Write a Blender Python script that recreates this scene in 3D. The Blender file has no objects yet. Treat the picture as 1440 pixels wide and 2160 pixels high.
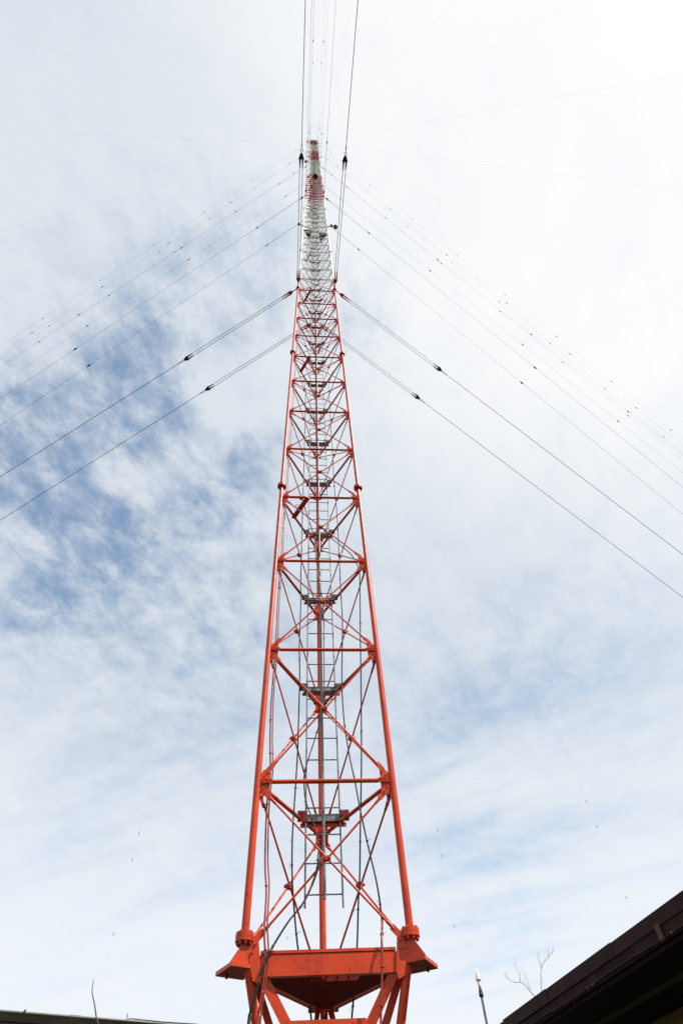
import bpy, math, random
from mathutils import Vector, Matrix
random.seed(7)
R = math.radians
scene = bpy.context.scene
col = scene.collection

# ------------------------------------------------------------------ camera
Z0 = 4.854                     # height of the lowest ring of cross bars above the ground
BAY = 1.854                    # height of one bay of the mast
cam_d = bpy.data.cameras.new('camera')
cam = bpy.data.objects.new('camera', cam_d); col.objects.link(cam)
cam_d.sensor_fit = 'VERTICAL'; cam_d.sensor_height = 36.0
cam_d.lens = 1175.54 / 2160 * 36.0
cam_d.clip_start = 0.05; cam_d.clip_end = 20000
cR = Vector((0.99773, -0.053294, -0.041177)); cU = Vector((-0.018926, -0.808634, 0.588007)); cF = Vector((0.064634, 0.585893, 0.807807))
cam.matrix_world = Matrix(((cR.x, cU.x, -cF.x, -0.2801), (cR.y, cU.y, -cF.y, -6.5029), (cR.z, cU.z, -cF.z, -3.2544 + Z0), (0, 0, 0, 1)))
scene.camera = cam

# ------------------------------------------------------------------ sun, sky, exposure
SUN_AZ, SUN_EL = 122, 54
sdir = Vector((math.sin(R(SUN_AZ)) * math.cos(R(SUN_EL)), math.cos(R(SUN_AZ)) * math.cos(R(SUN_EL)), math.sin(R(SUN_EL))))
sun_d = bpy.data.lights.new('sun', 'SUN'); sun_d.energy = 4.4; sun_d.angle = R(0.5); sun_d.color = (1, .965, .91)
sun = bpy.data.objects.new('sun', sun_d); col.objects.link(sun)
sun.rotation_euler = (-sdir).to_track_quat('-Z', 'Y').to_euler()
sun.location = sdir * 300
scene.view_settings.view_transform = 'Standard'; scene.view_settings.look = 'None'
scene.view_settings.exposure = 0.40; scene.view_settings.gamma = 1.0
scene.cycles.use_denoising = False
scene.cycles.max_bounces = 6

world = bpy.data.worlds.new('World'); scene.world = world; world.use_nodes = True
nt = world.node_tree; nt.nodes.clear()
class NB:
    """small helper that wires maths nodes together"""
    def __init__(s, tree): s.t = tree
    def n(s, typ, **kw):
        o = s.t.nodes.new(typ)
        for k, v in kw.items(): setattr(o, k, v)
        return o
    def put(s, sock, v):
        if hasattr(v, 'is_output') or isinstance(v, bpy.types.NodeSocket): s.t.links.new(v, sock)
        else: sock.default_value = v
    def m(s, op, a, b=0.0, c=0.0, clamp=False):
        o = s.n('ShaderNodeMath', operation=op, use_clamp=clamp)
        s.put(o.inputs[0], a); s.put(o.inputs[1], b); s.put(o.inputs[2], c); return o.outputs[0]
    def vm(s, op, a, b=(0, 0, 0), out=0):
        o = s.n('ShaderNodeVectorMath', operation=op); s.put(o.inputs[0], a); s.put(o.inputs[1], b)
        return o.outputs['Value'] if op == 'DOT_PRODUCT' else o.outputs[0]
    def noise(s, vec, scale, detail=6, rough=.55, dist=0.0, lac=2.0):
        o = s.n('ShaderNodeTexNoise'); s.put(o.inputs['Vector'], vec); o.inputs['Scale'].default_value = scale
        o.inputs['Detail'].default_value = detail; o.inputs['Roughness'].default_value = rough
        o.inputs['Distortion'].default_value = dist; o.inputs['Lacunarity'].default_value = lac
        return o.outputs['Fac']
    def ramp(s, x, lo, hi, a=0.0, b=1.0):
        o = s.n('ShaderNodeMapRange', interpolation_type='SMOOTHSTEP'); s.put(o.inputs[0], x)
        for i, v in enumerate((lo, hi, a, b)): o.inputs[i + 1].default_value = v
        return o.outputs[0]
    def mix(s, f, a, b):
        o = s.n('ShaderNodeMix', data_type='RGBA'); s.put(o.inputs[0], f); s.put(o.inputs[6], a); s.put(o.inputs[7], b); return o.outputs[2]
w = NB(nt)
tc = w.n('ShaderNodeTexCoord').outputs['Generated']
sep = w.n('ShaderNodeSeparateXYZ'); nt.links.new(tc, sep.inputs[0])
den = w.m('ADD', w.m('MAXIMUM', sep.outputs[2], 0.0), 0.12)
comb = w.n('ShaderNodeCombineXYZ')
nt.links.new(w.m('DIVIDE', sep.outputs[0], den), comb.inputs[0]); nt.links.new(w.m('DIVIDE', sep.outputs[1], den), comb.inputs[1])
plane = comb.outputs[0]                                    # where each ray meets a flat cloud layer
def spot(d, amp, width_deg):
    k = 1.0 / (1 - math.cos(R(width_deg)))
    L = math.sqrt(sum(c * c for c in d)); d = tuple(c / L for c in d)
    return w.m('MULTIPLY', w.m('EXPONENT', w.m('MULTIPLY', w.m('SUBTRACT', w.vm('DOT_PRODUCT', tc, d), 1.0), k)), amp)
# thinner places in the cirrus, by direction in the sky
thin = [((-0.4487, 0.4406, 0.7775), 0.50, 5),
        ((-0.3511, 0.5592, 0.7511), 0.50, 4),
        ((-0.4207, 0.4971, 0.7589), 0.42, 4),
        ((-0.4525, 0.4018, 0.7961), 0.30, 4),
        ((-0.2596, 0.4255, 0.8669), 0.42, 3.2),
        ((-0.303, 0.4452, 0.8426), 0.30, 4),
        ((-0.1448, 0.5638, 0.8131), 0.36, 4.5),
        ((-0.0969, 0.4885, 0.8672), 0.30, 3.5),
        ((-0.2409, 0.3247, 0.9146), 0.30, 5),
        ((-0.1554, 0.2289, 0.961), 0.13, 6),
        ((-0.0648, 0.2555, 0.9646), 0.13, 5),
        ((-0.3217, 0.6229, 0.7131), 0.26, 5),
        ((-0.4234, 0.6602, 0.6204), 0.20, 4),
        ((-0.3784, 0.6429, 0.6659), 0.16, 5),
        ((-0.2995, 0.3627, 0.8824), 0.20, 5),
        ((-0.0718, 0.1863, 0.9799), 0.06, 6),
        ((0.0876, 0.2996, 0.95), 0.26, 4),
        ((-0.1295, 0.7374, 0.663), 0.12, 7),
        ((0.2064, 0.8322, 0.5146), 0.11, 7),
        ((0.3752, 0.7223, 0.581), 0.10, 8),
        ((0.254, 0.9154, 0.3122), 0.17, 7),
        ((-0.3513, 0.4721, 0.8085), 0.24, 16),
        ((-0.1756, 0.7427, 0.6462), 0.19, 16),
        ((0.456, 0.7154, 0.5294), 0.11, 12),
        ((-0.1751, 0.1885, 0.9663), 0.10, 10),
        ((-0.1985, 0.2806, 0.9391), -0.26, 2.4),
        ((-0.1754, 0.3629, 0.9152), -0.22, 4),
        ((-0.1214, 0.4224, 0.8982), -0.26, 4),
        ((-0.3282, 0.5089, 0.7958), -0.26, 2.6),
        ((-0.3037, 0.5457, 0.781), -0.20, 2),
        ((-0.3987, 0.3851, 0.8323), -0.22, 3.5),
        ((-0.4305, 0.5782, 0.6931), -0.20, 3.5),
        ((-0.2005, 0.5251, 0.8271), -0.14, 3.5),
        ((-0.073, 0.3863, 0.9195), -0.15, 3)]
hole = w.m('ADD', .055, w.m('MULTIPLY', w.ramp(sep.outputs[2], .78, .55), w.ramp(sep.outputs[2], .16, .40, 0, .10)))
act = 0.09
for d, a, wd in thin:
    q = spot(d, a, wd); hole = w.m('ADD', q, hole)
    if a > 0: act = w.m('ADD', q, act)
act = w.m('MINIMUM', act, .62)
hole = w.m('MAXIMUM', w.m('MINIMUM', hole, 0.68), .03)
mr = w.n('ShaderNodeMapping'); nt.links.new(plane, mr.inputs[0]); mr.inputs['Rotation'].default_value = (0, 0, R(30))
mp = w.n('ShaderNodeMapping'); nt.links.new(mr.outputs[0], mp.inputs[0]); mp.inputs['Scale'].default_value = (0.40, 1.5, 1)
n_big = w.noise(plane, 2.2, 5, .55, .6)
pr = w.n('ShaderNodeMapping'); nt.links.new(plane, pr.inputs[0]); pr.inputs['Rotation'].default_value = (0, 0, R(-62))
pp = w.n('ShaderNodeMapping'); nt.links.new(pr.outputs[0], pp.inputs[0]); pp.inputs['Scale'].default_value = (.85, 1.15, 1)
n_puff = w.noise(pp.outputs[0], 12.0, 11, .66, .22)
n_fine = w.noise(plane, 27.0, 8, .70, .1)
n_streak = w.noise(mp.outputs[0], 3.0, 9, .56, .35)
low = w.ramp(sep.outputs[2], .80, .42)                     # streaks take over towards the horizon
tex = w.m('ADD', w.m('MULTIPLY', n_puff, w.m('SUBTRACT', 1.0, w.m('MULTIPLY', low, .75))), w.m('MULTIPLY', n_streak, w.m('MULTIPLY', low, .75)))
tex = w.m('ADD', w.m('MULTIPLY', w.m('SUBTRACT', tex, .5), w.m('ADD', 2.6, w.m('MULTIPLY', low, 2.2))), w.m('ADD', w.m('MULTIPLY', w.m('SUBTRACT', n_big, .5), .5), w.m('MULTIPLY', w.m('SUBTRACT', n_fine, .5), .55)))
dens = w.m('ADD', w.m('SUBTRACT', 1.0, hole), w.m('MULTIPLY', tex, w.m('ADD', .10, w.m('MULTIPLY', act, 1.25))))
dens = w.ramp(dens, -.10, 1.04, 0.10, .985)
sunside = w.ramp(w.vm('DOT_PRODUCT', tc, Vector((math.sin(R(100)) * .5, math.cos(R(100)) * .5, .85)).normalized()), .66, .97)
shade = w.m('ADD', sunside, w.m('MULTIPLY', w.m('SUBTRACT', n_big, .5), .9), clamp=True)
ccol = w.mix(shade, (.730, .785, .848, 1), (.995, .998, 1.0, 1))
ccol = w.mix(w.ramp(sep.outputs[2], .60, .20), ccol, (.88, .915, .965, 1))
sky = w.n('ShaderNodeTexSky', sky_type='NISHITA'); sky.sun_disc = False
sky.sun_elevation = R(SUN_EL); sky.sun_rotation = R(SUN_AZ); sky.air_density = 1.0; sky.dust_density = .8; sky.ozone_density = .35
bg1 = w.n('ShaderNodeBackground'); nt.links.new(w.vm('MULTIPLY', sky.outputs[0], (.96, 1.07, 1.02)), bg1.inputs[0]); bg1.inputs[1].default_value = .15
bg2 = w.n('ShaderNodeBackground'); nt.links.new(ccol, bg2.inputs[0]); bg2.inputs[1].default_value = .76
ms = w.n('ShaderNodeMixShader'); nt.links.new(dens, ms.inputs[0]); nt.links.new(bg1.outputs[0], ms.inputs[1]); nt.links.new(bg2.outputs[0], ms.inputs[2])
wo = w.n('ShaderNodeOutputWorld'); nt.links.new(ms.outputs[0], wo.inputs[0])

# ------------------------------------------------------------------ materials
def mat(name, base, rough=.5, metal=0.0, var=0.0, vscale=8.0, alt=None, altlo=.6, althi=.75, altscale=20, bump=0.0, bscale=60, spec=.5, stretch=(1, 1, 1), grime=None):
    m = bpy.data.materials.new(name); m.use_nodes = True; t = m.node_tree; b = NB(t); p = t.nodes['Principled BSDF']
    p.inputs['Roughness'].default_value = rough; p.inputs['Metallic'].default_value = metal; p.inputs['Specular IOR Level'].default_value = spec
    o = b.n('ShaderNodeTexCoord').outputs['Object']
    if stretch != (1, 1, 1):
        mm = b.n('ShaderNodeMapping'); t.links.new(o, mm.inputs[0]); mm.inputs['Scale'].default_value = stretch; o = mm.outputs[0]
    c = tuple(base) + (1,)
    if var:
        d = tuple(x * (1 - var) for x in base) + (1,); e = tuple(min(1, x * (1 + var)) for x in base) + (1,)
        c = b.mix(b.ramp(b.noise(o, vscale, 6, .6), .3, .7), d, e)
    if alt: c = b.mix(b.ramp(b.noise(o, altscale, 7, .65), altlo, althi), c, tuple(alt) + (1,))
    if grime:                        # drip stains drawn out down the steel, and small rust freckles
        gm = b.n('ShaderNodeMapping'); t.links.new(o, gm.inputs[0]); gm.inputs['Scale'].default_value = (26, 26, 2.2)
        c = b.mix(b.m('MULTIPLY', b.ramp(b.noise(gm.outputs[0], 1.0, 5, .6), .56, .72), .55), c, tuple(grime) + (1,))
        c = b.mix(b.m('MULTIPLY', b.ramp(b.noise(o, 48, 4, .6), .66, .72), .7), c, tuple(grime) + (1,))
    b.put(p.inputs['Base Color'], c)
    if bump:
        bp = b.n('ShaderNodeBump'); bp.inputs['Strength'].default_value = bump; bp.inputs['Distance'].default_value = .004
        t.links.new(b.noise(o, bscale, 4, .6), bp.inputs['Height']); t.links.new(bp.outputs[0], p.inputs['Normal'])
    return m
M = {}
M['red'] = mat('red_paint', (.53, .046, .008), .36, var=.14, vscale=3, alt=(.30, .020, .006), altlo=.55, althi=.70, altscale=18, bump=.35, bscale=55, spec=.32, grime=(.16, .035, .015))
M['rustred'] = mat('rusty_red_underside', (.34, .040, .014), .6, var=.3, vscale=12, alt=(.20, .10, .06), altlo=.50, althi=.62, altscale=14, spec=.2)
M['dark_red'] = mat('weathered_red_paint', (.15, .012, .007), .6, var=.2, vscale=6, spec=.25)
M['white'] = mat('white_paint', (.80, .79, .75), .42, var=.06, vscale=4)
M['galv'] = mat('galvanised_steel', (.17, .18, .185), .5, .35, var=.25, vscale=30, alt=(.05, .055, .055), altlo=.6, althi=.72, altscale=14)
M['wire'] = mat('greased_steel_wire', (.030, .030, .030), .5)
M['iron'] = mat('dark_iron', (.035, .028, .022), .55, var=.3, vscale=30)
M['lens'] = mat('lamp_glass', (.12, .10, .09), .15)
M['black'] = mat('black_rubber_cable', (.010, .010, .011), .5, spec=.25)
M['redcable'] = mat('red_painted_cable', (.26, .030, .012), .45, alt=(.015, .013, .013), altlo=.60, althi=.63, altscale=3.2, stretch=(1, 1, 1))
M['redblack'] = mat('patchy_cable', (.020, .016, .016), .45, alt=(.30, .05, .025), altlo=.54, althi=.60, altscale=5)
M['brownmetal'] = mat('brown_sheet_metal', (.032, .015, .0145), .7, var=.25, vscale=3, bump=.3, bscale=12, spec=.12)
M['brownboard'] = mat('chipped_brown_board', (.030, .0145, .0145), .8, var=.35, vscale=4, alt=(.10, .07, .045), altlo=.64, althi=.70, altscale=11, bump=.5, bscale=14, spec=.1)
M['chips'] = mat('chipped_edge', (.035, .018, .016), .8, alt=(.30, .24, .18), altlo=.60, althi=.66, altscale=9, spec=.2)
M['rust'] = mat('rusty_clip', (.085, .035, .015), .8, var=.4, vscale=30)
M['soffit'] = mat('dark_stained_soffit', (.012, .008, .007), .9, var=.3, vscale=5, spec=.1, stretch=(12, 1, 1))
M['batten'] = mat('grey_brown_batten', (.05, .042, .033), .85, var=.25, vscale=9, spec=.1)
M['olive'] = mat('olive_render', (.13, .095, .022), .9, var=.12, vscale=20, bump=.5, bscale=90)
M['gutter'] = mat('olive_grey_gutter', (.085, .088, .068), .45, var=.2, vscale=8, alt=(.045, .043, .03), altlo=.55, althi=.7, altscale=5)
M['oldwood'] = mat('weathered_pale_board', (.42, .38, .31), .9, alt=(.16, .13, .10), altlo=.46, althi=.60, altscale=10, bump=.5, bscale=30, stretch=(1, 1, 9))
M['roofing'] = mat('roofing_felt', (.05, .048, .045), .9, var=.2, vscale=10)
M['bark'] = mat('bare_bark', (.11, .07, .05), .9, var=.3, vscale=40)
M['cream'] = mat('cream_plastic', (.80, .76, .58), .4)
M['clearplastic'] = mat('milky_plastic', (.74, .72, .68), .25)
M['concrete'] = mat('concrete', (.30, .29, .27), .9, var=.15, vscale=6, bump=.4, bscale=40)
M['porcelain'] = mat('brown_porcelain', (.16, .07, .035), .2)
M['ground'] = mat('gravel_and_grass', (.040, .036, .024), .95, var=.3, vscale=2, alt=(.024, .034, .013), altlo=.48, althi=.6, altscale=.5, bump=.6, bscale=30)

# ------------------------------------------------------------------ mesh helpers
class MB:
    def __init__(s): s.v = []; s.f = []; s.mi = []; s.sm = []; s.mats = []
    def _m(s, m):
        if m not in s.mats: s.mats.append(m)
        return s.mats.index(m)
    def add(s, vs, fs, m, smooth=False):
        o = len(s.v); s.v += [tuple(v) for v in vs]; i = s._m(m)
        for f in fs: s.f.append(tuple(o + k for k in f)); s.mi.append(i); s.sm.append(smooth)
    def path(s, pts, r, m, n=8, caps=True, radii=None):
        pts = [Vector(p) for p in pts]; N = len(pts); vs = []; fs = []
        d0 = (pts[1] - pts[0]).normalized(); up = Vector((0, 0, 1)) if abs(d0.z) < .9 else Vector((0, 1, 0))
        a = d0.cross(up).normalized()
        for i, p in enumerate(pts):
            d = (pts[min(i + 1, N - 1)] - pts[max(i - 1, 0)]).normalized()
            a = (a - d * a.dot(d)).normalized(); b = d.cross(a); rr = radii[i] if radii else r
            for k in range(n):
                t = 2 * math.pi * k / n; vs.append(p + (a * math.cos(t) + b * math.sin(t)) * rr)
        for i in range(N - 1):
            for k in range(n): fs.append((i * n + k, i * n + (k + 1) % n, (i + 1) * n + (k + 1) % n, (i + 1) * n + k))
        s.add(vs, fs, m, True)
        if caps:
            s.add(vs[:n], [tuple(reversed(range(n)))], m); s.add(vs[-n:], [tuple(range(n))], m)
    def tube(s, a, b, r, m, n=8, caps=True): s.path([a, b], r, m, n, caps)
    def box(s, c, x, y, z, m):          # centre and three half-axis vectors
        c = Vector(c); x = Vector(x); y = Vector(y); z = Vector(z)
        if x.cross(y).dot(z) < 0: z = -z
        vs = [c + x * i + y * j + z * k for k in (-1, 1) for j in (-1, 1) for i in (-1, 1)]
        s.add(vs, [(0, 2, 3, 1), (4, 5, 7, 6), (0, 1, 5, 4), (2, 6, 7, 3), (0, 4, 6, 2), (1, 3, 7, 5)], m)
    def bx(s, x0, x1, y0, y1, z0, z1, m): s.box(((x0 + x1) / 2, (y0 + y1) / 2, (z0 + z1) / 2), ((x1 - x0) / 2, 0, 0), (0, (y1 - y0) / 2, 0), (0, 0, (z1 - z0) / 2), m)
    def prism(s, poly, t, m):           # polygon of points pushed along t
        P = [Vector(p) for p in poly]; t = Vector(t); n = len(P)
        nn = Vector((0, 0, 0))
        for i in range(n): nn += P[i].cross(P[(i + 1) % n])
        if nn.dot(t) > 0: P.reverse()
        s.add(P + [p + t for p in P], [tuple(range(n)), tuple(reversed(range(n, 2 * n)))] + [(i, i + n, (i + 1) % n + n, (i + 1) % n) for i in range(n)], m)
    def lathe(s, prof, m, c=(0, 0, 0), axis=(0, 0, 1), n=20, smooth=True):
        c = Vector(c); ax = Vector(axis).normalized(); u = ax.orthogonal().normalized(); v = ax.cross(u); vs = []; fs = []
        for (r, h) in prof:
            for k in range(n):
                t = 2 * math.pi * k / n; vs.append(c + ax * h + (u * math.cos(t) + v * math.sin(t)) * r)
        for i in range(len(prof) - 1):
            for k in range(n): fs.append((i * n + k, i * n + (k + 1) % n, (i + 1) * n + (k + 1) % n, (i + 1) * n + k))
        s.add(vs, fs, m, smooth)
    def disc(s, c, axis, r, h, m, n=20):  # a solid flat cylinder centred on c
        c = Vector(c); ax = Vector(axis).normalized(); s.path([c - ax * h / 2, c + ax * h / 2], r, m, n)
        for k in range(len(s.f) - 2 - n, len(s.f)): pass
    def torus(s, c, axis, Rr, r, m, n=16, k=6):
        c = Vector(c); ax = Vector(axis).normalized(); u = ax.orthogonal().normalized(); v = ax.cross(u); vs = []; fs = []
        for i in range(n):
            t = 2 * math.pi * i / n; d = u * math.cos(t) + v * math.sin(t)
            for j in range(k):
                q = 2 * math.pi * j / k; vs.append(c + d * (Rr + r * math.cos(q)) + ax * r * math.sin(q))
        for i in range(n):
            for j in range(k): fs.append((i * k + j, ((i + 1) % n) * k + j, ((i + 1) % n) * k + (j + 1) % k, i * k + (j + 1) % k))
        s.add(vs, fs, m, True)
    def mesh(s, name):
        me = bpy.data.meshes.new(name); me.from_pydata(s.v, [], s.f)
        for m in s.mats: me.materials.append(M[m])
        me.polygons.foreach_set('material_index', s.mi); me.polygons.foreach_set('use_smooth', s.sm)
        me.update(); return me
    def build(s, name, parent=None, loc=(0, 0, 0), rot=0): return link(name, s.mesh(name), parent, loc, rot)
def link(name, me, parent=None, loc=(0, 0, 0), rot=0):
    o = bpy.data.objects.new(name, me); col.objects.link(o); o.parent = parent; o.location = loc; o.rotation_euler = (0, 0, rot); return o
def tag(o, label=None, cat=None, group=None, kind=None):
    if label: o['label'] = label
    if cat: o['category'] = cat
    if group: o['group'] = group
    if kind: o['kind'] = kind
    return o
def thing(name, label, cat, loc=(0, 0, 0), group=None):
    o = bpy.data.objects.new(name, None); col.objects.link(o); o.location = loc; o.empty_display_size = .2
    return tag(o, label, cat, group)

# ------------------------------------------------------------------ ground
g = MB(); g.add([(-4000, -4000, 0), (4000, -4000, 0), (4000, 4000, 0), (-4000, 4000, 0)], [(0, 1, 2, 3)], 'ground')
tag(g.build('ground'), kind='structure')

# ------------------------------------------------------------------ the mast
W = 1.5; RT = W / math.sqrt(3); HY = RT / 2
LEG = {'L': Vector((-W / 2, -HY, 0)), 'R': Vector((W / 2, -HY, 0)), 'B': Vector((0, RT, 0))}
TOPN = 77.64; NB_ = 77
BANDS = [(-.8, 11.9, 'red'), (11.9, 25.8, 'white'), (25.8, 36.7, 'red'), (36.7, 48.4, 'white'), (48.4, 58.05, 'red'), (58.05, 68.5, 'white'), (68.5, TOPN, 'red')]
def band(n):
    for a, b_, m in BANDS:
        if n <= b_ + 1e-6: return m
    return 'red'
FACES = (0.0, R(120), R(-120))     # near face, right face, left face
mast = thing('radio_mast', 'tall guyed lattice mast painted in red and white bands', 'mast', (0, 0, 0))
zn = lambda n: Z0 + n * BAY
rot = lambda v, a: Matrix.Rotation(a, 3, 'Z') @ Vector(v)
LR = .037
FZ0 = -1.43                         # bottom flange, relative to Z0
for key in ('L', 'R', 'B'):
    P = LEG[key]; mb = MB()
    for a, b_, m in BANDS:
        mb.tube(P + Vector((0, 0, zn(a))), P + Vector((0, 0, zn(b_))), LR, m, 20, caps=False)
    k = 0
    while 1.75 + 2 * k < TOPN:      # weld seams
        z = zn(1.75 + 2 * k); mb.tube(P + Vector((0, 0, z)), P + Vector((0, 0, z + .008)), LR + .0018, band(1.75 + 2 * k), 20); k += 1
    leg = mb.build('leg', mast)
    for k in range(20):
        n = -.77 + 3.975 * k
        m = band(n + .01); fb = MB(); rr = .083; z = zn(n)
        for s in (-1, 1):
            fb.path([P + Vector((0, 0, z + s * .0165 - .0155)), P + Vector((0, 0, z + s * .0165 + .0155))], rr, m, 28)
        for q in range(8 if k < 8 else 0):
            t = 2 * math.pi * (q + .3) / 8; c = P + Vector((math.cos(t) * .061, math.sin(t) * .061, z))
            fb.path([c + Vector((0, 0, -.058)), c + Vector((0, 0, .050))], .0105, m, 6)
            fb.path([c + Vector((0, 0, -.052)), c + Vector((0, 0, -.033))], .0165, m, 6)
            fb.path([c + Vector((0, 0, .033)), c + Vector((0, 0, .043))], .0165, m, 6)
        fb.build('flange', leg)

cache = {}
def cached(key, fn):
    if key not in cache: cache[key] = fn()
    return cache[key]
A, Bp = LEG['L'], LEG['R']
GP = [(.030, -.085), (.030, .08), (.08, .135), (.135, .15), (.135, -.15), (.075, -.153)]
def hexbolt(mb, u, z, s, m, y=-.0105, r=.0125):
    x = (A.x + u) if s < 0 else (Bp.x - u)
    mb.path([(x, A.y + .02, z), (x, A.y + y - .013, z)], r, m, 6)
def mk_gusset(m, s):                # s = -1 by the first leg of the face, +1 by the second
    mb = MB(); X = (lambda u: A.x + u) if s < 0 else (lambda u: Bp.x - u)
    mb.prism([(X(u), A.y, z) for u, z in GP], (0, -.010, 0), m)
    for u, z in ((.11, .104), (.072, .063), (.067, -.076), (.1, -.12)): hexbolt(mb, u, z, s, m)
    return mb.mesh('gusset_plate')
def mk_bar(m):
    mb = MB(); y = A.y - .004; e = .17
    mb.path([(A.x + .150, y - .010, 0), (A.x + e, y - .004, 0), (Bp.x - e, y - .004, 0), (Bp.x - .150, y - .010, 0)], .022, m, 12, radii=[.0205, .0225, .0225, .0205])
    for s in (-1, 1):
        X = (lambda u: A.x + u) if s < 0 else (lambda u: Bp.x - u)
        x0, x1 = sorted((X(.042), X(.160)))
        mb.bx(x0, x1, A.y - .022, A.y - .0103, -.023, .023, m)
        for zz in (-.021, .021): mb.bx(x0, x1, A.y - .031, A.y - .0223, zz - .003, zz + .003, m)
        for u in (.068, .118): hexbolt(mb, u, 0, s, m, y=-.022, r=.012)
    return mb.mesh('cross_bar')
def mk_rod(m, s, z0=.155, z1=BAY - .155, tab0=True, r=.0112):   # s=+1 rises to the second leg
    mb = MB(); x0, x1 = (A.x + .125, Bp.x - .125) if s > 0 else (Bp.x - .125, A.x + .125)
    y = A.y - .004 + s * .0125
    p0 = Vector((x0, y, z0)); p1 = Vector((x1, y, z1)); d = (p1 - p0).normalized(); t = Vector((0, 1, 0)).cross(d)
    mb.tube(p0 + d * .03, p1 - d * .03, r, m, 8)
    for q, sg in ((p0, 1), (p1, -1)):
        mb.box(q + d * sg * .010 + Vector((0, -.0005 if s < 0 else -.012, 0)), d * .052, t * .027, (0, .0045, 0), m)
        mb.path([q + d * sg * .055, q + d * sg * .12], r + .004, m, 8)
    return mb.mesh('brace_rod')
def mk_clamp(m):
    mb = MB(); c = Vector((0, A.y - .004, BAY / 2))
    mb.box(c, (.034, 0, 0), (0, .026, 0), (0, 0, .020), m)
    for s in (-1, 1): mb.path([c + Vector((s * .026, .03, 0)), c + Vector((s * .026, -.042, 0))], .014, m, 6)
    return mb.mesh('brace_clamp')
def rest(name, items, parent=mast):   # everything past the first hundred of one part, as one part
    if not items: return
    mb = MB()
    for me, loc, a in items:
        mt = Matrix.Translation(loc) @ Matrix.Rotation(a, 4, 'Z'); names = [next(k for k, v in M.items() if v == q) for q in me.materials]
        vs = [mt @ v.co for v in me.vertices]
        o = len(mb.v); mb.v += [tuple(v) for v in vs]
        for p in me.polygons:
            mb.f.append(tuple(o + i for i in p.vertices)); mb.mi.append(mb._m(names[p.material_index])); mb.sm.append(p.use_smooth)
    tag(mb.build(name, parent), kind='stuff')
def place_all(name, items, cap, parent=mast):
    for me, loc, a in items[:cap]: link(name, me, parent, loc, a)
    rest(name, items[cap:], parent)
bars, gus, rods, clamps = [], [], [], []
for n in range(0, NB_ + 1):
    m = band(n)
    for a in FACES:
        bars.append((cached(('bar', m), lambda: mk_bar(m)), (0, 0, zn(n)), a))
        for s in (-1, 1): gus.append((cached(('gus', m, s), lambda: mk_gusset(m, s)), (0, 0, zn(n)), a))
        if n < NB_:
            m2 = band(n + .5)
            for s in (-1, 1): rods.append((cached(('rod', m2, s), lambda: mk_rod(m2, s)), (0, 0, zn(n)), a))
            clamps.append((cached(('clamp', m2), lambda: mk_clamp(m2)), (0, 0, zn(n)), a))
        elif n == NB_: pass
for a in FACES:                      # bottom bay
    for s in (-1, 1): rods.insert(0, (cached(('rod0', s), lambda: mk_rod('red', s, -1.42 , -.155)), (0, 0, Z0), a))
    clamps.insert(0, (cached(('clamp0',), lambda: mk_clamp('red')), (0, 0, Z0 - .7875 - BAY / 2), a))
place_all('cross_bar', bars, 99); place_all('gusset_plate', gus, 96); place_all('brace_rod', rods, 96); place_all('brace_clamp', clamps, 99)

# flat corner braces with a hook ring, one every fourth bay
def mk_corner(m):
    mb = MB(); p0 = Vector((A.x + .50, A.y + .01, .0)); q = A + rot((.50, 0, 0), R(60)); p1 = Vector((q.x, q.y, 0)) + Vector((.01, .0, 0))
    d = (p1 - p0).normalized(); t = Vector((0, 0, 1)); nrm = d.cross(t); L = (p1 - p0).length
    c = (p0 + p1) / 2 + Vector((0, 0, -.035))
    mb.box(c, d * (L / 2 + .05), nrm * .042, t * .004, m)
    for s in (-1, 1): mb.box(c + nrm * s * .039 + t * .0202, d * (L / 2 + .02), nrm * .003, t * .016, m)
    for q in (p0, p1): mb.torus(q + Vector((0, 0, 0)), d.cross(t) if False else (Vector((1, 0, 0)) if q == p0 else rot((1, 0, 0), R(60))), .03, .008, m, 12)
    mb.torus(c + nrm * .075 * (1 if nrm.x < 0 else -1) + t * .005, (0, 0, 1), .036, .006, m, 14)
    return mb.mesh('corner_brace')
for n in range(3, 76, 4):
    m = band(n); link('corner_brace', cached(('corner', m), lambda: mk_corner(m)), mast, (0, 0, zn(n)))

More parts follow.
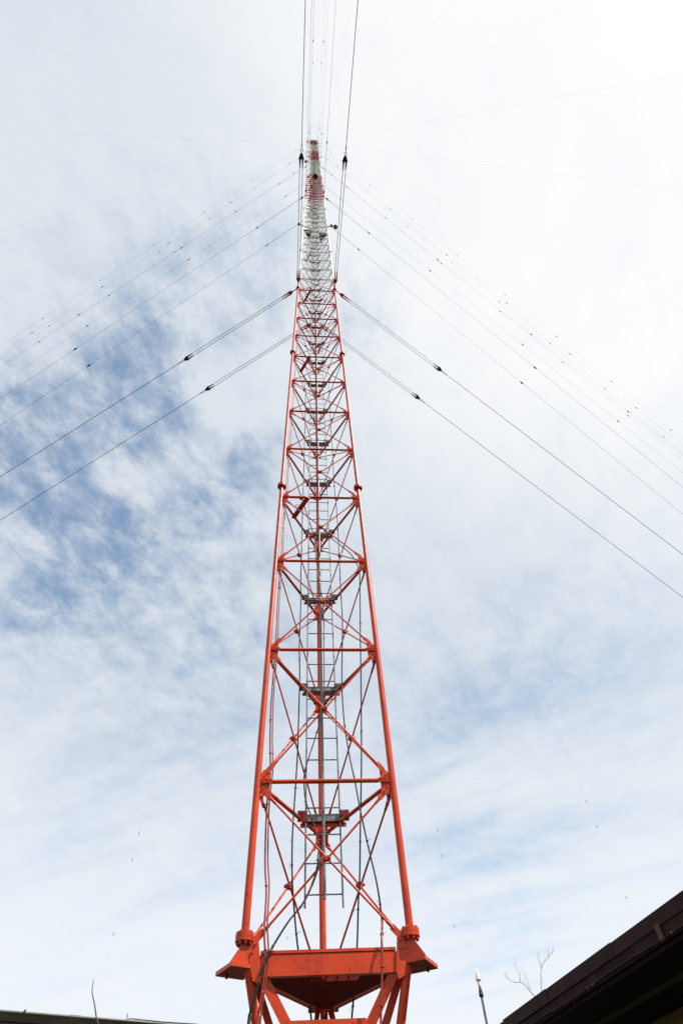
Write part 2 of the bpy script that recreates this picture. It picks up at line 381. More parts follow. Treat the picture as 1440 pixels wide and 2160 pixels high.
# ladder up the rear corner
LY = .415; LH = .205
lad = MB(); zb, zt = Z0 - .925, zn(TOPN) - .4
for s in (-1, 1): lad.tube((s * LH, LY, zb), (s * LH, LY, zt), .0105, 'galv', 8)
ladder = lad.build('ladder', mast)
ar = MB(); ar.path([(.004, LY - .045, Z0 - .86), (.004, LY - .045, zt)], .0185, 'galv', 10)
k = 0
while Z0 - .6 + .9 * k < zt:
    z = Z0 - .6 + .9 * k; ar.bx(-.012, .02, LY - .04, LY - .004, z - .01, z + .01, 'galv'); k += 1
ar.build('fall_arrest_rail', ladder)
rb = MB(); rb.tube((-LH, LY, 0), (LH, LY, 0), .0085, 'galv', 8); rung_me = rb.mesh('rung')
place_all('rung', [(rung_me, (0, 0, Z0 - .80 + .309 * k), 0) for k in range(int((zt - Z0 + .80) / .309))], 100, ladder)
def mk_bracket(m, me):
    mb = MB(); y = LY + .03
    mb.bx(-LH - .012, LH + .012, y, y + .006, -.035, .062, m)            # channel web and lips
    mb.bx(-LH - .012, LH + .012, y - .034, y - .0005, -.041, -.0355, me)  # bottom lip of the galvanised channel, underside shade painted in with the darker material
    mb.bx(-LH - .012, LH + .012, y + .0063, y + .05, .0565, .062, m)
    for s in (-1, 1):
        x0 = s * (LH - .01); x1 = s * (LH + .105)
        mb.bx(min(x0, x1), max(x0, x1), y - .05, y - .043, -.045, .085, me)
        mb.bx(min(x0, x1), max(x0, x1), y - .0425, y + .03, .080, .085, me)
        mb.path([(s * (LH + .012), y - .07, .062), (s * (LH + .055), y - .07, .062)], .006, m, 6)
        mb.bx(s * LH - .014, s * LH + .014, y - .045, y + .008, -.03, .085, 'galv')
    return mb.mesh('ladder_bracket')
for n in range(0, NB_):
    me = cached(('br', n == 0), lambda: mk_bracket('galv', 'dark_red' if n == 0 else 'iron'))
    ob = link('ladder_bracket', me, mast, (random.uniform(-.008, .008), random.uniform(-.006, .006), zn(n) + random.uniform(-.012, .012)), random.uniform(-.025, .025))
    tb = cached(('ba', band(n)), lambda: None)
    def mk_angle(m):
        q = MB(); q.bx(-.275, .275, LY + .0365, LY + .0435, -.088, -.037, m); q.bx(-.275, .275, LY + .0438, LY + .09, -.043, -.037, m); return q.mesh('bracket_angle')
    link('bracket_angle', cached(('angle', band(n)), lambda: mk_angle(band(n))), ob)

# foot of the mast: ring beams, grating, jacking pads, tapering legs
PIV = Vector((0, 0, Z0 - 4.05))
def taper(z):                        # radius of the leg line at height z (relative to Z0)
    return RT * (z + 4.05) / (FZ0 + 4.05)
for key, a in (('L', 0), ('R', R(120)), ('B', R(-120))):
    rd = LEG[key].normalized(); tg = Vector((-rd.y, rd.x, 0)); mb = MB()
    top = LEG[key] + Vector((0, 0, Z0 + FZ0 - .03)); bot = rd * .10 + Vector((0, 0, Z0 - 3.9))
    mb.tube(top, bot, .038, 'red', 20); mb.build('tapered_leg', mast)
    pm = MB(); zc = Z0 - 1.635; sd = tg if tg.y > 0 else -tg
    Q = LEG[key] * (taper(-1.645) / RT); c = Q + rd * .065 + (sd * .105 if key != 'B' else Vector()); c.z = zc
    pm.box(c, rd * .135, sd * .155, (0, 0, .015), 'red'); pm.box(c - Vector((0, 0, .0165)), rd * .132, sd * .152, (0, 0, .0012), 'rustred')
    pf = Vector((Q.x, Q.y, zc)) - sd * .035
    for o in (Vector(),):
        pm.prism([pf + o + rd * .035 + Vector((0, 0, .0155)), pf + o + rd * .205 + Vector((0, 0, .0155)), pf + o + rd * .085 + Vector((0, 0, .185)), pf + o + rd * .045 + Vector((0, 0, .185))], sd * .009, 'red')
    pm.path([c + rd * .07 + sd * .06 + Vector((0, 0, -.05)), c + rd * .07 + sd * .06 + Vector((0, 0, .03))], .011, 'iron', 8)
    pm.build('jacking_pad', mast)
zb1 = -1.705; zb0 = -1.555
def mk_ring():
    mb = MB(); y = A.y + .005
    mb.bx(A.x + .13, Bp.x - .13, y, y + .012, zb1, zb0, 'red')
    mb.bx(A.x + .14, Bp.x - .14, y + .0123, y + .07, zb1 + .004, zb1 + .014, 'red')
    mb.bx(A.x + .15, Bp.x - .15, y - .006, y + .045, -1.547, -1.525, 'red')
    for k in range(11):
        x = A.x + .2 + k * .11; mb.bx(x, x + .012, y + .002, y + .01, -1.553, -1.5473, 'red')
    return mb.mesh('ring_beam')
def mk_plate(s):
    mb = MB(); X = (lambda u: A.x + u) if s < 0 else (lambda u: Bp.x - u)
    P = [(.025, -1.49), (.075, -1.445), (.125, -1.43), (.145, -1.56), (.165, -1.70), (.15, -1.76), (.095, -1.735)]
    mb.prism([(X(u), A.y - .004, z) for u, z in P], (0, -.012, 0), 'red')
    for u, z in ((.10, -1.475), (.075, -1.535)): mb.path([(X(u), A.y, z), (X(u), A.y - .03, z)], .014, 'red', 6)
    return mb.mesh('foot_plate')
def mk_vee(s):
    mb = MB(); X = lambda x: x * s
    fy = lambda z: -HY * (z + 4.05) / (FZ0 + 4.05)
    p0 = Vector((X(.60), fy(-1.66) - .014, -1.66)); p1 = Vector((X(.16), fy(-2.28) - .014, -2.28)); d = (p1 - p0).normalized(); nr = Vector((0, -1, .16)).normalized(); t = d.cross(nr)
    mb.box((p0 + p1) / 2, d * ((p1 - p0).length / 2), t * .042, nr * .006, 'red'); return mb.mesh('vee_brace')
def mk_low():
    mb = MB(); y = -HY * (-2.03 + 4.05) / (FZ0 + 4.05) - .03
    mb.bx(-.35, .31, y, y + .012, -2.10, -1.985, 'red'); 
    for x in (-.24, .2): mb.path([(x, y + .01, -2.012), (x, y - .015, -2.012)], .012, 'red', 6)
    mb.bx(-.36, .32, y + .0122, y + .05, -2.10, -2.09, 'red')
    return mb.mesh('lower_beam')
rbm, lwm = mk_ring(), mk_low()
for a in FACES:
    link('ring_beam', rbm, mast, (0, 0, Z0), a); link('lower_beam', lwm, mast, (0, 0, Z0), a)
    for s in (-1, 1):
        link('foot_plate', cached(('fp', s), lambda: mk_plate(s)), mast, (0, 0, Z0), a)
        link('vee_brace', cached(('vee', s), lambda: mk_vee(s)), mast, (0, 0, Z0), a)
gr = MB(); y = A.y + .09
while y < RT - .22:
    hw = (RT - y) / math.sqrt(3) - .085
    if hw > .03:
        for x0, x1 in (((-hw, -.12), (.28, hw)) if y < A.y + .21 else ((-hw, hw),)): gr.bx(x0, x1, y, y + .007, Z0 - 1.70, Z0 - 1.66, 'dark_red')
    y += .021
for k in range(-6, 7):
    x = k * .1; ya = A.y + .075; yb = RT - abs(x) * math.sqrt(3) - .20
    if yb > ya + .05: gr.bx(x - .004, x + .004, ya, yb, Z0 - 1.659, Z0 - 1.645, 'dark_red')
gr.build('grating', mast)
bs = MB(); bs.lathe([(.0, 0), (.17, 0), (.17, .04), (.09, .10), (.09, .16), (.0, .16)], 'red', (0, 0, Z0 - 4.07), n=24); bs.build('base_shoe', mast)
ped = thing('mast_pedestal', 'concrete pedestal with brown porcelain insulator under the mast foot', 'pedestal', (0, 0, 0))
pd = MB(); pd.bx(-.6, .6, -.6, .6, 0, .38, 'concrete'); pd.build('concrete_block', ped)
pi = MB(); pi.lathe([(0, .38), (.16, .38), (.16, .42), (.10, .44), (.15, .48), (.10, .51), (.15, .55), (.10, .58), (.15, .62), (.10, .65), (.14, .70), (.14, .782), (0, .782)], 'porcelain', n=24); pi.build('base_insulator', ped)

# things bolted high on the mast
def legpt(key, n): return LEG[key] + Vector((0, 0, zn(n)))
def beacon(p, out, r=.10):
    b = MB(); p = Vector(p); out = Vector(out)
    b.tube(p, p + out * .30, .02, 'iron', 8)
    b.path([p + out * .30 + Vector((0, 0, -.02)), p + out * .30 + Vector((0, 0, .10))], r, 'iron', 16); o = b.build('beacon_lamp', mast)
    l = MB(); l.lathe([(r * .8, -.021), (r * .75, -.045), (r * .45, -.075), (.0, -.085)], 'lens', p + out * .30, n=16); l.build('lens', o)
for n in (19.2, 51, 66, 71.5):
    beacon(legpt('L', n), (-.9, -.2, 0), .085); beacon(legpt('R', n), (.9, -.2, 0), .085)
beacon(legpt('R', 19.1) + Vector((.22, -.02, .1)), (1, .0, 0), .135)
for s, n in ((-1, 18.6), (1, 18.2)):
    rp = MB(); x = s * .74; z = zn(n)
    rp.prism([(x, -.38, z), (s * .20, -.38, z), (s * .33, .22, z)], (0, 0, .02), 'iron')
    rp.prism([(x * .95, -.34, z - .12), (s * .30, -.36, z - .12), (s * .38, .0, z - .12)], (0, 0, .015), 'iron'); rp.build('rest_platform', mast)
pa = MB(); pa.box((-.30, -.40, zn(18.9)), (.16, 0, -.19), (0, .05, 0), (.05, 0, .04), 'white'); pa.build('panel_antenna', mast)
da = MB(); c = legpt('L', 45.6) + Vector((-.34, -.05, 0)); da.lathe([(.0, -.04), (.10, -.05), (.21, 0), (.21, .05), (.08, .16), (.0, .16)], 'iron', c, (-.5, -.6, -.6), 20); da.tube(c, legpt('L', 45.6), .03, 'galv', 8); da.build('dish_antenna', mast)
dr = MB(); c = Vector((.12, -.62, zn(34.6))); dr.lathe([(0, -.14), (.25, -.14), (.28, 0), (.25, .14), (0, .14)], 'dark_red', c, (0, -.4, 1), 22); dr.tube(c, (.12, -.43, zn(34.6)), .03, 'dark_red', 8); dr.build('drum_antenna', mast)
eb = MB(); eb.bx(-.70, -.5, -.40, -.28, zn(35.6), zn(35.6) + 1.1, 'dark_red'); eb.build('equipment_box', mast)
tp = MB(); zt2 = zn(TOPN)
for a in FACES:
    e = [rot((x, y_, zt2 - .05), a) for x, y_ in ((-W / 2 - .05, -HY - .03), (W / 2 + .05, -HY - .03), (.27, -HY + .26), (-.27, -HY + .26))]
    tp.prism(e, (0, 0, .05), 'red')
tp.build('top_plate', mast)
tr = MB(); tr.torus((0, 0, zt2 + .25), (0, 0, 1), .55, .03, 'galv', 24)
for key in LEG: tr.tube(LEG[key] * .9 + Vector((0, 0, zt2)), LEG[key].normalized() * .55 + Vector((0, 0, zt2 + .25)), .025, 'galv', 8)
tr.build('top_ring', mast)

# ------------------------------------------------------------------ cables hanging inside the mast
def smooth(pts, sub=5):
    P = [Vector(p) for p in pts]; P = [P[0]] + P + [P[-1]]; out = []
    for i in range(1, len(P) - 2):
        for k in range(sub):
            t = k / sub; a, b, c, d = P[i - 1], P[i], P[i + 1], P[i + 2]
            out.append(.5 * ((2 * b) + (c - a) * t + (2 * a - 5 * b + 4 * c - d) * t * t + (3 * b - a - 3 * c + d) * t ** 3))
    out.append(P[-2]); return out
def up(pts): return [(x, y, z + Z0) for x, y, z in pts]
def cable(pts, r, m, label, extra=None):
    mb = MB(); mb.path(smooth(up(pts)), r, m, 8)
    S = smooth(up(pts))
    for i in range(7, len(S) - 4, 9):
        a_ = random.uniform(0, 6.28); e_ = S[i] + Vector((math.cos(a_) * .05, math.sin(a_) * .05, random.uniform(-.03, .03)))
        mb.torus(S[i], S[i + 1] - S[i - 1], r + .004, .0035, m, 8, 5); mb.path([S[i], (S[i] + e_) / 2 + Vector((0, 0, .008)), e_], .0022, m, 4)
    if extra:
        for off in extra: mb.path([p + Vector(off) for p in smooth(up(pts))], r * .8, m, 8)
    return tag(mb.build('hanging_cable'), label, 'cable', 'cables hanging inside the mast')
cable([[-0.46, -.03, 12.9], [-0.409, 0.058, 12.461], [-0.346, 0.167, 12.027], [-0.333, 0.19, 9.744], [-0.33, 0.195, 8.073], [-0.333, 0.19, 7.083], [-0.338, 0.181, 5.4], [-0.336, 0.184, 4.577], [-0.337, 0.182, 3.843], [-0.326, 0.201, 3.439], [-0.331, 0.193, 2.467], [-0.316, 0.219, 1.875], [-0.319, 0.214, 1.057], [-0.321, 0.211, 0.713], [-0.336, 0.184, 0.256], [-0.355, 0.151, -0.266], [-0.348, 0.163, -0.681], [-0.319, 0.213, -0.985], [-0.267, 0.303, -1.325], [-0.2, 0.42, -1.504], [-0.139, 0.526, -1.751], [-.1, .6, -2.4], [-.3, 1.1, -4.8]], .0088, 'black', 'black cable hanging just left of the ladder, nearly straight')
cable([[.46, -.12, 12.7], [0.333, 0.102, 12.207], [0.332, 0.105, 10.979], [0.329, 0.11, 9.578], [0.336, 0.097, 8.36], [0.333, 0.102, 6.788], [0.349, 0.076, 6.061], [0.349, 0.075, 5.002], [0.346, 0.081, 4.211], [0.34, 0.091, 3.618], [0.339, 0.092, 2.846], [0.292, 0.174, 1.84], [0.292, 0.173, 1.197], [0.33, 0.107, 0.645], [0.374, 0.032, 0.254], [0.411, -0.032, -0.135], [0.463, -0.123, -0.572], [0.51, -0.204, -0.944], [0.524, -0.229, -1.213], [.50, -.36, -1.38], [0.474, -0.47, -1.499]], .0088, 'black', 'black cable hanging right of the ladder, swinging out to the right leg low down')
cable([[0.524, -0.3, -1.26], [.492, -.43, -1.40], [0.474, -0.49, -1.499], [0.463, -0.50, -1.653], [0.441, -0.5, -1.814], [0.426, -0.5, -1.943], [0.406, -0.5, -2.098], [.3, -.5, -3.2], [.25, -.9, -4.8]], .0105, 'redcable', 'short red painted cable running down in front of the right end of the ring beam')
cable([[0.02, .66, 6.1], [0.084, 0.60, 5.949], [0.214, 0.395, 5.399], [0.394, 0.084, 4.76], [0.547, -0.181, 4.168], [0.622, -0.312, 3.688], [0.617, -0.303, 3.288], [0.566, -0.214, 2.34], [0.519, -0.133, 1.419], [0.466, -0.04, 0.494], [0.414, 0.049, -0.176], [0.374, 0.117, -0.714], [0.347, 0.165, -0.957], [0.311, 0.227, -1.35], [0.254, 0.326, -1.755], [0.236, 0.358, -1.876], [.15, .5, -2.6], [.2, 1.0, -4.8]], .0088, 'black', 'black cable looping from the rear leg over to the right, then hanging straight')
cable([[.02, .40, 5.75], [0.011, 0.36, 5.494], [-0.074, 0.33, 5.31], [-0.067, 0.33, 4.754], [-0.019, 0.33, 4.191], [0.002, 0.33, 3.982], [0.054, 0.33, 3.307], [0.05, 0.33, 2.596], [0.044, 0.33, 1.959], [0.033, 0.33, 1.484], [-0.033, 0.33, 1.216], [-0.127, 0.33, 0.888], [-0.211, 0.33, 0.601], [-0.233, 0.33, 0.422], [-0.207, 0.33, 0.162], [-0.132, 0.33, -0.034], [-0.055, 0.33, -0.30], [-.07, .2, -.50], [-.08, -.1, -.68], [-.086, -.40, -.82]], .0082, 'redblack', 'wavy black cable winding down in front of the ladder, patched with red paint')
cable([[-0.075, -0.40, -.78], [-0.086, -0.46, -0.827], [-0.134, -0.46, -0.985], [-0.236, -0.46, -1.181], [-0.368, -0.47, -1.328], [-0.492, -0.48, -1.504], [-0.553, -0.48, -1.604], [-0.596, -0.48, -1.734], [-0.634, -0.47, -1.858], [-0.657, -0.46, -1.951], [-0.667, -0.46, -2.049], [-.70, -.5, -2.9], [-.8, -.7, -4.8]], .0082, 'redblack', 'black twin cable sagging diagonally from mid mast to the left foot', extra=[(.016, -.012, .012)])
cable([[-.655, -.37, 22], [-.655, -.37, 14], [-.66, -.36, 9], [-0.665, -0.36, 5.878], [-0.675, -0.36, 5.18], [-0.68, -0.36, 4.688], [-0.667, -0.36, 3.932], [-0.675, -0.36, 2.966], [-0.66, -0.36, 2.079], [-0.66, -0.36, 1.689], [-0.665, -0.36, 1.057], [-0.647, -0.36, 0.547], [-0.64, -0.36, 0.438], [-0.618, -0.36, 0.104], [-0.634, -0.36, -0.207], [-0.617, -0.36, -0.753], [-0.583, -0.40, -1.059], [-0.578, -0.45, -1.381], [-0.553, -0.46, -1.621], [-0.577, -0.46, -1.907], [-0.59, -0.46, -2.04], [-.62, -.5, -2.9], [-.65, -.8, -4.8]], .0095, 'redcable', 'red painted pair of cables running up inside the left leg', extra=[(.024, .012, .05)])

# ------------------------------------------------------------------ guy wires
LEVELS = [(11.18, 'lowest'), (27.1, 'second lowest'), (43.0, 'middle'), (59.0, 'second highest'), (75.0, 'highest')]
FANS = [('left', 300, ('L', 'B'), (92, 109, 190, 190, 190)), ('right', 60, ('R', 'B'), (77, 93, 158, 158, 158)), ('overhead', 178.7, ('L', 'R'), (90, 95, 170, 170, 170))]
FIRST = (5.4, 5.1, 4.5, 4.5, 4.5); STEP = (0, 17.6, 14.8, 12.5, 12.5)
def yoke(mb, p, d, sc, m, toward=1):     # clamp where twin strands become one
    side = d.cross(Vector((0, 0, 1))).normalized()
    for s in (-1, 1):
        o = side * s * .058 * sc
        mb.path([p - d * .42 * sc + o, p - d * .10 * sc + o * 1.05, p + d * .02 * sc + o * .7], .03 * sc, m, 10, radii=[.020 * sc, .042 * sc, .038 * sc])
    upv = side.cross(d).normalized()
    mb.prism([p - d * .06 * sc + side * .125 * sc - upv * .02 * sc, p - d * .02 * sc + side * .125 * sc - upv * .02 * sc, p + d * .20 * sc + side * .045 * sc - upv * .02 * sc, p + d * .20 * sc - side * .045 * sc - upv * .02 * sc, p - d * .02 * sc - side * .125 * sc - upv * .02 * sc, p - d * .06 * sc - side * .125 * sc - upv * .02 * sc], upv * .04 * sc, m)
    mb.torus(p + d * .29 * sc, upv, .055 * sc, .014 * sc, m, 14)
    mb.torus(p + d * .41 * sc, side, .055 * sc, .014 * sc, m, 14)
    mb.path([p + d * .46 * sc, p + d * .62 * sc], .022 * sc, m, 8, radii=[.028 * sc, .014 * sc])
for fan, az, legs, radii in FANS:
    hd = Vector((math.sin(R(az)), math.cos(R(az)), 0))
    for li, (n, lname) in enumerate(LEVELS):
        for key in legs:
            where = {'L': 'near left leg', 'R': 'near right leg', 'B': 'rear leg'}[key]
            P = legpt(key, n); E = LEG[key] + hd * radii[li]; E.z = 0
            d = (E - P).normalized(); L = (E - P).length
            fanw = {'left': 'down to the left', 'right': 'down to the right', 'overhead': 'up over the viewer'}[fan]
            t = thing('guy_wire', '%s guy wire from the %s, %s' % (lname, where, fanw), 'guy wire', tuple(E), 'guy wires of the %s fan' % fan)
            o = -E; side = d.cross(Vector((0, 0, 1))).normalized(); m = 'red' if li == 0 else ('white' if li in (1, 3) else 'dark_red')
            m = {0: 'red', 1: 'red', 2: 'white', 3: 'white', 4: 'red'}[li]
            r1 = (.0105, .0080, .0062, .0052, .0050)[li]; f = FIRST[li] if fan != 'overhead' else FIRST[li] - .6
            s = .62 if li else 1.0
            sk = MB(); q = P + o
            sk.path([q + d * .03, q + d * .20], .02, m, 8); sk.torus(q + d * .24, side, .045, .014, m, 12)
            sk.prism([q + d * .26 - side * .03, q + d * .26 + side * .03, q + d * .40 + side * .085, q + d * .43 + side * .085, q + d * .43 - side * .085, q + d * .40 - side * .085], side.cross(d) * .035, m)
            for sg in (-1, 1): sk.path([q + d * .43 + side * sg * .040 * s, q + d * .80 + side * sg * .043 * s], .034 * s, m, 10, radii=[.034 * s, .016 * s])
            sk.build('socket', t)
            for sg in (-1, 1):
                ws = MB(); ws.tube(q + d * .78 + side * sg * .043 * s, q + d * (f - .35 * s) + side * sg * .051 * s, r1 * (.95 if li == 0 else .8), 'wire', 6); ws.build('upper_strand', t)
            yk = MB(); yoke(yk, q + d * f, d, s * .76, 'iron'); yk.build('yoke', t)
            # main strand with a slight natural sag, broken up by insulators
            pts = []
            for k in range(13):
                u = k / 12; pts.append(q + d * (f + .46 * s) + d * (L - f - .46 * s) * u + Vector((0, 0, -4 * u * (1 - u) * L * .0012)))
            mw = MB(); mw.path(pts, r1, 'wire', 6); mw.build('main_strand', t)
            if li:
                ds = f + STEP[li]; ins = []
                while ds < L - 8 and len(ins) < 12:
                    u = (ds - f - .6 * s) / (L - f - .6 * s); c = q + d * ds + Vector((0, 0, -4 * u * (1 - u) * L * .0012))
                    ib = MB(); ib.lathe([(.0, -.20), (.03, -.17), (.04, -.09), (.060, -.07), (.060, .07), (.04, .09), (.03, .17), (.0, .20)], 'iron', c, d, 12); ib.build('insulator', t); ins.append(1); ds += STEP[li]

# ------------------------------------------------------------------ thin radial wires from the mast top
RL = {179: 'straight up between the overhead guys', 194: 'up and out just left of the overhead guys', 209: 'up to the top edge just past its left third', 224: 'up to the top edge left of the middle', 239: 'up to the top edge near the left corner',
      254: 'up to the left edge just below the top corner', 269: 'level to the left edge', 284: 'gently down to the left edge above the guys', 299: 'down along the left guys', 314: 'down across the blue patch to the left edge',
      329: 'steeply down to the lower left edge', 344: 'steeply down to insulators left of the mast foot', 359: 'straight down behind the mast', 14: 'steeply down close beside the right leg', 29: 'down to insulators above the dark eave',
      44: 'down across the right guys to the right edge', 59: 'down along the right guys', 74: 'gently down to the right edge above the guys', 89: 'almost level to the right edge', 104: 'gently up to the right edge',
      119: 'up towards the top right corner', 134: 'up to the top edge right of the middle', 149: 'up to the top edge right of the overhead guys', 164: 'up and out close beside the right overhead guy'}
AL = R(42); ZT = zn(TOPN) + .25
for k in range(24):
    az = (179 + 15 * k) % 360; hd = Vector((math.sin(R(az)), math.cos(R(az)), 0)); d = hd * math.cos(AL) + Vector((0, 0, -math.sin(AL)))
    P = hd * .55 + Vector((0, 0, ZT)); L = ZT / math.sin(AL); E = P + d * L
    t = thing('radial_wire', 'faint wire from mast top %s' % RL[az], 'wire', tuple(E), 'thin radial wires from the mast top')
    q = P - E; wb = MB(); wb.tube(q, q + d * 150.2, .0036, 'wire', 5); wb.build('wire', t)
    rp = MB(); rp.tube(q + d * 150.2, q + d * L, .0025, 'galv', 5); rp.build('rope', t)
    for s_ in (145.5, 150.2, 163.0):
        ib = MB(); ib.lathe([(0, -.28), (.035, -.26), (.05, -.1), (.05, .1), (.035, .26), (0, .28)], 'iron', q + d * s_, d, 8); ib.build('insulator', t)

# ------------------------------------------------------------------ house on the right, seen from under its eave
ho = Vector((1.894, 1.202, 0)); hdv = Vector((-.161, .987, 0)).normalized(); hn = Vector((hdv.y, -hdv.x, 0))
house = thing('house', 'dark brown eave of a house with chipped fascia, low on the right', 'house', tuple(ho + hn * 3))
def hp(s, i, z): return ho + hdv * s + hn * i + Vector((0, 0, z)) - (ho + hn * 3)
def hbox(mb, s0, s1, i0, i1, z0, z1, m):
    mb.box((hp(s0, i0, z0) + hp(s1, i1, z1)) / 2, hdv * (s1 - s0) / 2, hn * (i1 - i0) / 2, (0, 0, (z1 - z0) / 2), m)
S0, S1 = -7.0, .62; ZE = 3.10
wl = MB(); hbox(wl, S0 + .8, S1 - .5, 1.02, 6.2, 0, ZE - .2055, 'olive'); wl.build('wall', house)
rf = MB()
rf.prism([hp(S0, -.02, ZE - .012), hp(S0, 3.6, ZE + 1.2), hp(S0, 7.2, ZE - .012), hp(S0, 7.2, ZE - .05), hp(S0, 3.6, ZE + 1.15), hp(S0, -.02, ZE - .05)], hdv * (S1 - S0), 'roofing'); rf.build('roof', house)
fa = MB(); s = S0; k = 0
while s < S1:                        # edge flashing in overlapping lengths
    e = min(s + 1.05 + .3 * ((k * 37) % 5) / 5, S1); j = .004 * (k % 3); hbox(fa, s, e - .004, -.035 - j, -.0205, ZE - .086, ZE + j + .002, 'brownmetal'); s = e; k += 1
fa.build('edge_flashing', house)
fb = MB(); random.seed(3); s = S0
while s < S1:
    e = min(s + .35, S1); w1 = .004 * random.random(); z1 = .012 * random.random()
    hbox(fb, s, e, -.026 - w1 * 0, .0, ZE - .150, ZE - .0865, 'brownboard')
    s = e
fb.build('fascia_board', house)
ce = MB()
n_ = 90; pts = [hp(S0 + (S1 - S0) * k / n_, -.030 + .006 * random.random(), ZE - .153 + .006 * math.sin(k * .37) + .006 * random.random()) for k in range(n_ + 1)]
ce.path(pts, .008, 'chips', 6); ce.build('lower_moulding', house)
for s in (-5.2, -3.05):
    cl = MB(); hbox(cl, s, s + .055, -.048, -.0365, ZE - .165, ZE - .075, 'rust'); hbox(cl, s, s + .055, -.036, .04, ZE - .172, ZE - .1655, 'rust'); cl.build('gutter_clip', house)
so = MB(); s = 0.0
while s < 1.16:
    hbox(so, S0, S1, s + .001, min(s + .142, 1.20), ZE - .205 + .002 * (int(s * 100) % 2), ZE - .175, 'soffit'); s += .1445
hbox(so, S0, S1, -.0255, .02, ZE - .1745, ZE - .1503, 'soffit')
so.build('soffit', house)
bt = MB(); hbox(bt, S0, S1, .43, .475, ZE - .232, ZE - .2055, 'batten'); bt.build('batten', house)

# ------------------------------------------------------------------ hut on the left, only its gutter rises into view
g0 = Vector((-1.995, -2.166, 0)); g1 = Vector((-.96, -1.685, 0)); gd = (g1 - g0).normalized(); gn = Vector((-gd.y, gd.x, 0))
hut = thing('hut', 'low hut with an olive grey gutter over a pale weathered board, lower left', 'hut', tuple(g0 + gn * 1.1))
def up_(s, i, z): return g0 + gd * s + gn * i + Vector((0, 0, z)) - (g0 + gn * 1.1)
def ubox(mb, s0, s1, i0, i1, z0, z1, m): mb.box((up_(s0, i0, z0) + up_(s1, i1, z1)) / 2, gd * (s1 - s0) / 2, gn * (i1 - i0) / 2, (0, 0, (z1 - z0) / 2), m)
U0, U1, ZG = -3.0, 1.55, 2.575
gt = MB(); prof = []
for k in range(9):
    a = math.pi * (.0 + k / 8); prof.append((-.055 - .0 + .045 - .045 * math.cos(a) - .045, -.045 * math.sin(a)))
prof = [(-.09 + .09 * k / 8, ZG - .006 - .030 * math.sin(math.pi * k / 8)) for k in range(9)]
outer = [up_(U0, i, z) for i, z in prof]; inner = [up_(U0, i * .92 - .004, z + .004) for i, z in prof][::-1]
gt.prism(outer + inner, gd * (U1 - U0), 'gutter')
gt.path([up_(U0, -.09, ZG - .004), up_(U1, -.09, ZG - .004)], .0065, 'gutter', 8); gt.build('gutter', hut)
for s in (-.9, .13):
    bk = MB(); bk.path([up_(s, -.112, ZG + .002), up_(s, -.05, ZG + .004), up_(s, .0, ZG - .0)], .006, 'iron', 6); bk.build('gutter_bracket', hut)
for s in (-1.6, .38):
    gj = MB(); gj.prism([up_(s, i - .004, z - .003) for i, z in prof] + [up_(s, i * .9 - .004, z + .012) for i, z in prof][::-1], gd * .07, 'gutter'); gj.build('gutter_joint', hut)
wr = MB(); wr.path([up_(.72, -.085, ZG + .001), up_(.74, -.08, ZG + .010), up_(.95, -.078, ZG + .007), up_(1.15, -.08, ZG + .009), up_(1.5, -.08, ZG + .003)], .0028, 'black', 6)
wr.path([up_(.72, -.085, ZG - .01), up_(.718, -.085, ZG + .03)], .0026, 'iron', 5); wr.build('loose_wire', hut)
fd = MB(); ubox(fd, U0, U1, .001, .03, ZG - .26, ZG - .028, 'oldwood'); fd.build('fascia_board', hut)
sh = MB(); sh.prism([up_(U0, -.03, ZG - .012), up_(U0, 2.2, ZG - .35), up_(U0, 2.2, ZG - .38), up_(U0, -.03, ZG - .028)], gd * (U1 - U0), 'roofing'); sh.build('roof', hut)
hw_ = MB(); ubox(hw_, U0 + .1, U1 - .1, .2, 2.0, 0, ZG - .40, 'concrete'); hw_.build('wall', hut)

# ------------------------------------------------------------------ dry stem by the hut, pole, bare shrub
st = MB(); P = smooth([(-1.10, -2.36, 0), (-1.14, -2.38, 1.2), (-1.20, -2.40, 1.9), (-1.28, -2.425, 2.3), (-1.337, -2.438, 2.448), (-1.356, -2.443, 2.481), (-1.381, -2.45, 2.535), (-1.405, -2.456, 2.579), (-1.414, -2.459, 2.605), (-1.419, -2.46, 2.645)])
st.path(P, .003, 'bark', 7, radii=[.0060 - .0042 * i / (len(P) - 1) for i in range(len(P))])
tag(st.build('dry_stem'), 'single dry brown stem standing up in front of the gutter', 'plant')
px, py = 1.617, .752
pole = thing('pole', 'slim grey pole topped with a cream pointed cap', 'pole', (px, py, 0))
pb = MB(); pb.tube((0, 0, 0), (-.012, 0, 3.235), .0125, 'galv', 14); pb.build('shaft', pole)
pc = MB(); pc.lathe([(.0, 3.225), (.021, 3.225), (.023, 3.245), (.020, 3.250), (.020, 3.262), (.017, 3.28), (.012, 3.305), (0, 3.305)], 'iron', (-.012, 0, 0), n=16); pc.build('clamp_collar', pole)
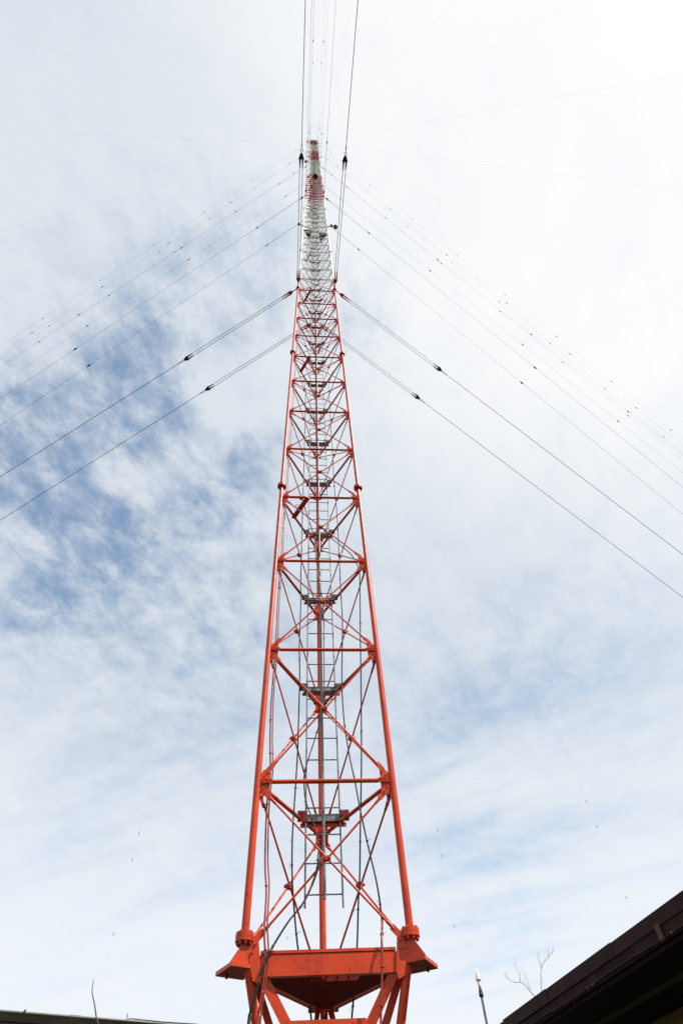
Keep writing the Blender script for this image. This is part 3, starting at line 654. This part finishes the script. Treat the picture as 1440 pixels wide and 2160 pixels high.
pn = MB(); pn.lathe([(.0, 3.295), (.014, 3.295), (.015, 3.32), (.018, 3.358), (0, 3.358)], 'clearplastic', (-.012, 0, 0), n=16); pn.build('neck', pole)
pcn = MB(); pcn.lathe([(0, 3.356), (.027, 3.357), (.025, 3.370), (.014, 3.418), (.005, 3.450), (0, 3.455)], 'cream', (-.012, 0, 0), n=20); pcn.build('pointed_cap', pole)
sb = MB()
def br(pts, r0, r1):
    P = smooth(up(pts), 4); n = len(P); sb.path(P, r0, 'bark', 6, radii=[.72 * (r0 + (r1 - r0) * i / (n - 1)) for i in range(n)])
    for i in range(1, n - 1, 2):
        a = random.uniform(0, 6.28); L_ = random.uniform(.04, .11); q = P[i] + Vector((math.cos(a) * L_ * .7, math.sin(a) * L_ * .3, L_ * .8)); sb.path([P[i], (P[i] + q) / 2 + Vector((.006, 0, -.004)), q], .001, 'bark', 4, radii=[.0013, .0009, .0004])
br([[2.75, 1.98, -4.85], [2.72, 2.0, -3], [2.65, 2.02, -1.7], [2.588, 2.028, -1.381], [2.557, 2.038, -1.324], [2.513, 2.053, -1.252], [2.464, 2.069, -1.21], [2.383, 2.094, -1.202], [2.327, 2.111, -1.163], [2.293, 2.122, -1.122]], .009, .0015)
br([[2.464, 2.069, -1.21], [2.471, 2.066, -1.109], [2.447, 2.074, -1.011]], .003, .001)
br([[2.553, 2.04, -1.301], [2.547, 2.042, -1.21], [2.554, 2.039, -1.127]], .003, .001)
br([[2.72, 2.0, -3.0], [2.68, 2.0, -1.8], [2.675, 1.998, -1.341], [2.695, 1.991, -1.227], [2.742, 1.975, -1.093], [2.796, 1.955, -1.043], [2.844, 1.937, -1.011], [2.876, 1.925, -0.928]], .006, .0015)
br([[2.739, 1.976, -1.102], [2.731, 1.979, -1.02], [2.733, 1.978, -0.958]], .003, .001)
br([[2.844, 1.937, -1.011], [2.893, 1.919, -0.979], [2.932, 1.904, -0.945]], .003, .001)
tag(sb.build('bare_shrub'), 'bare leafless shrub twigs rising beyond the dark eave', 'shrub')
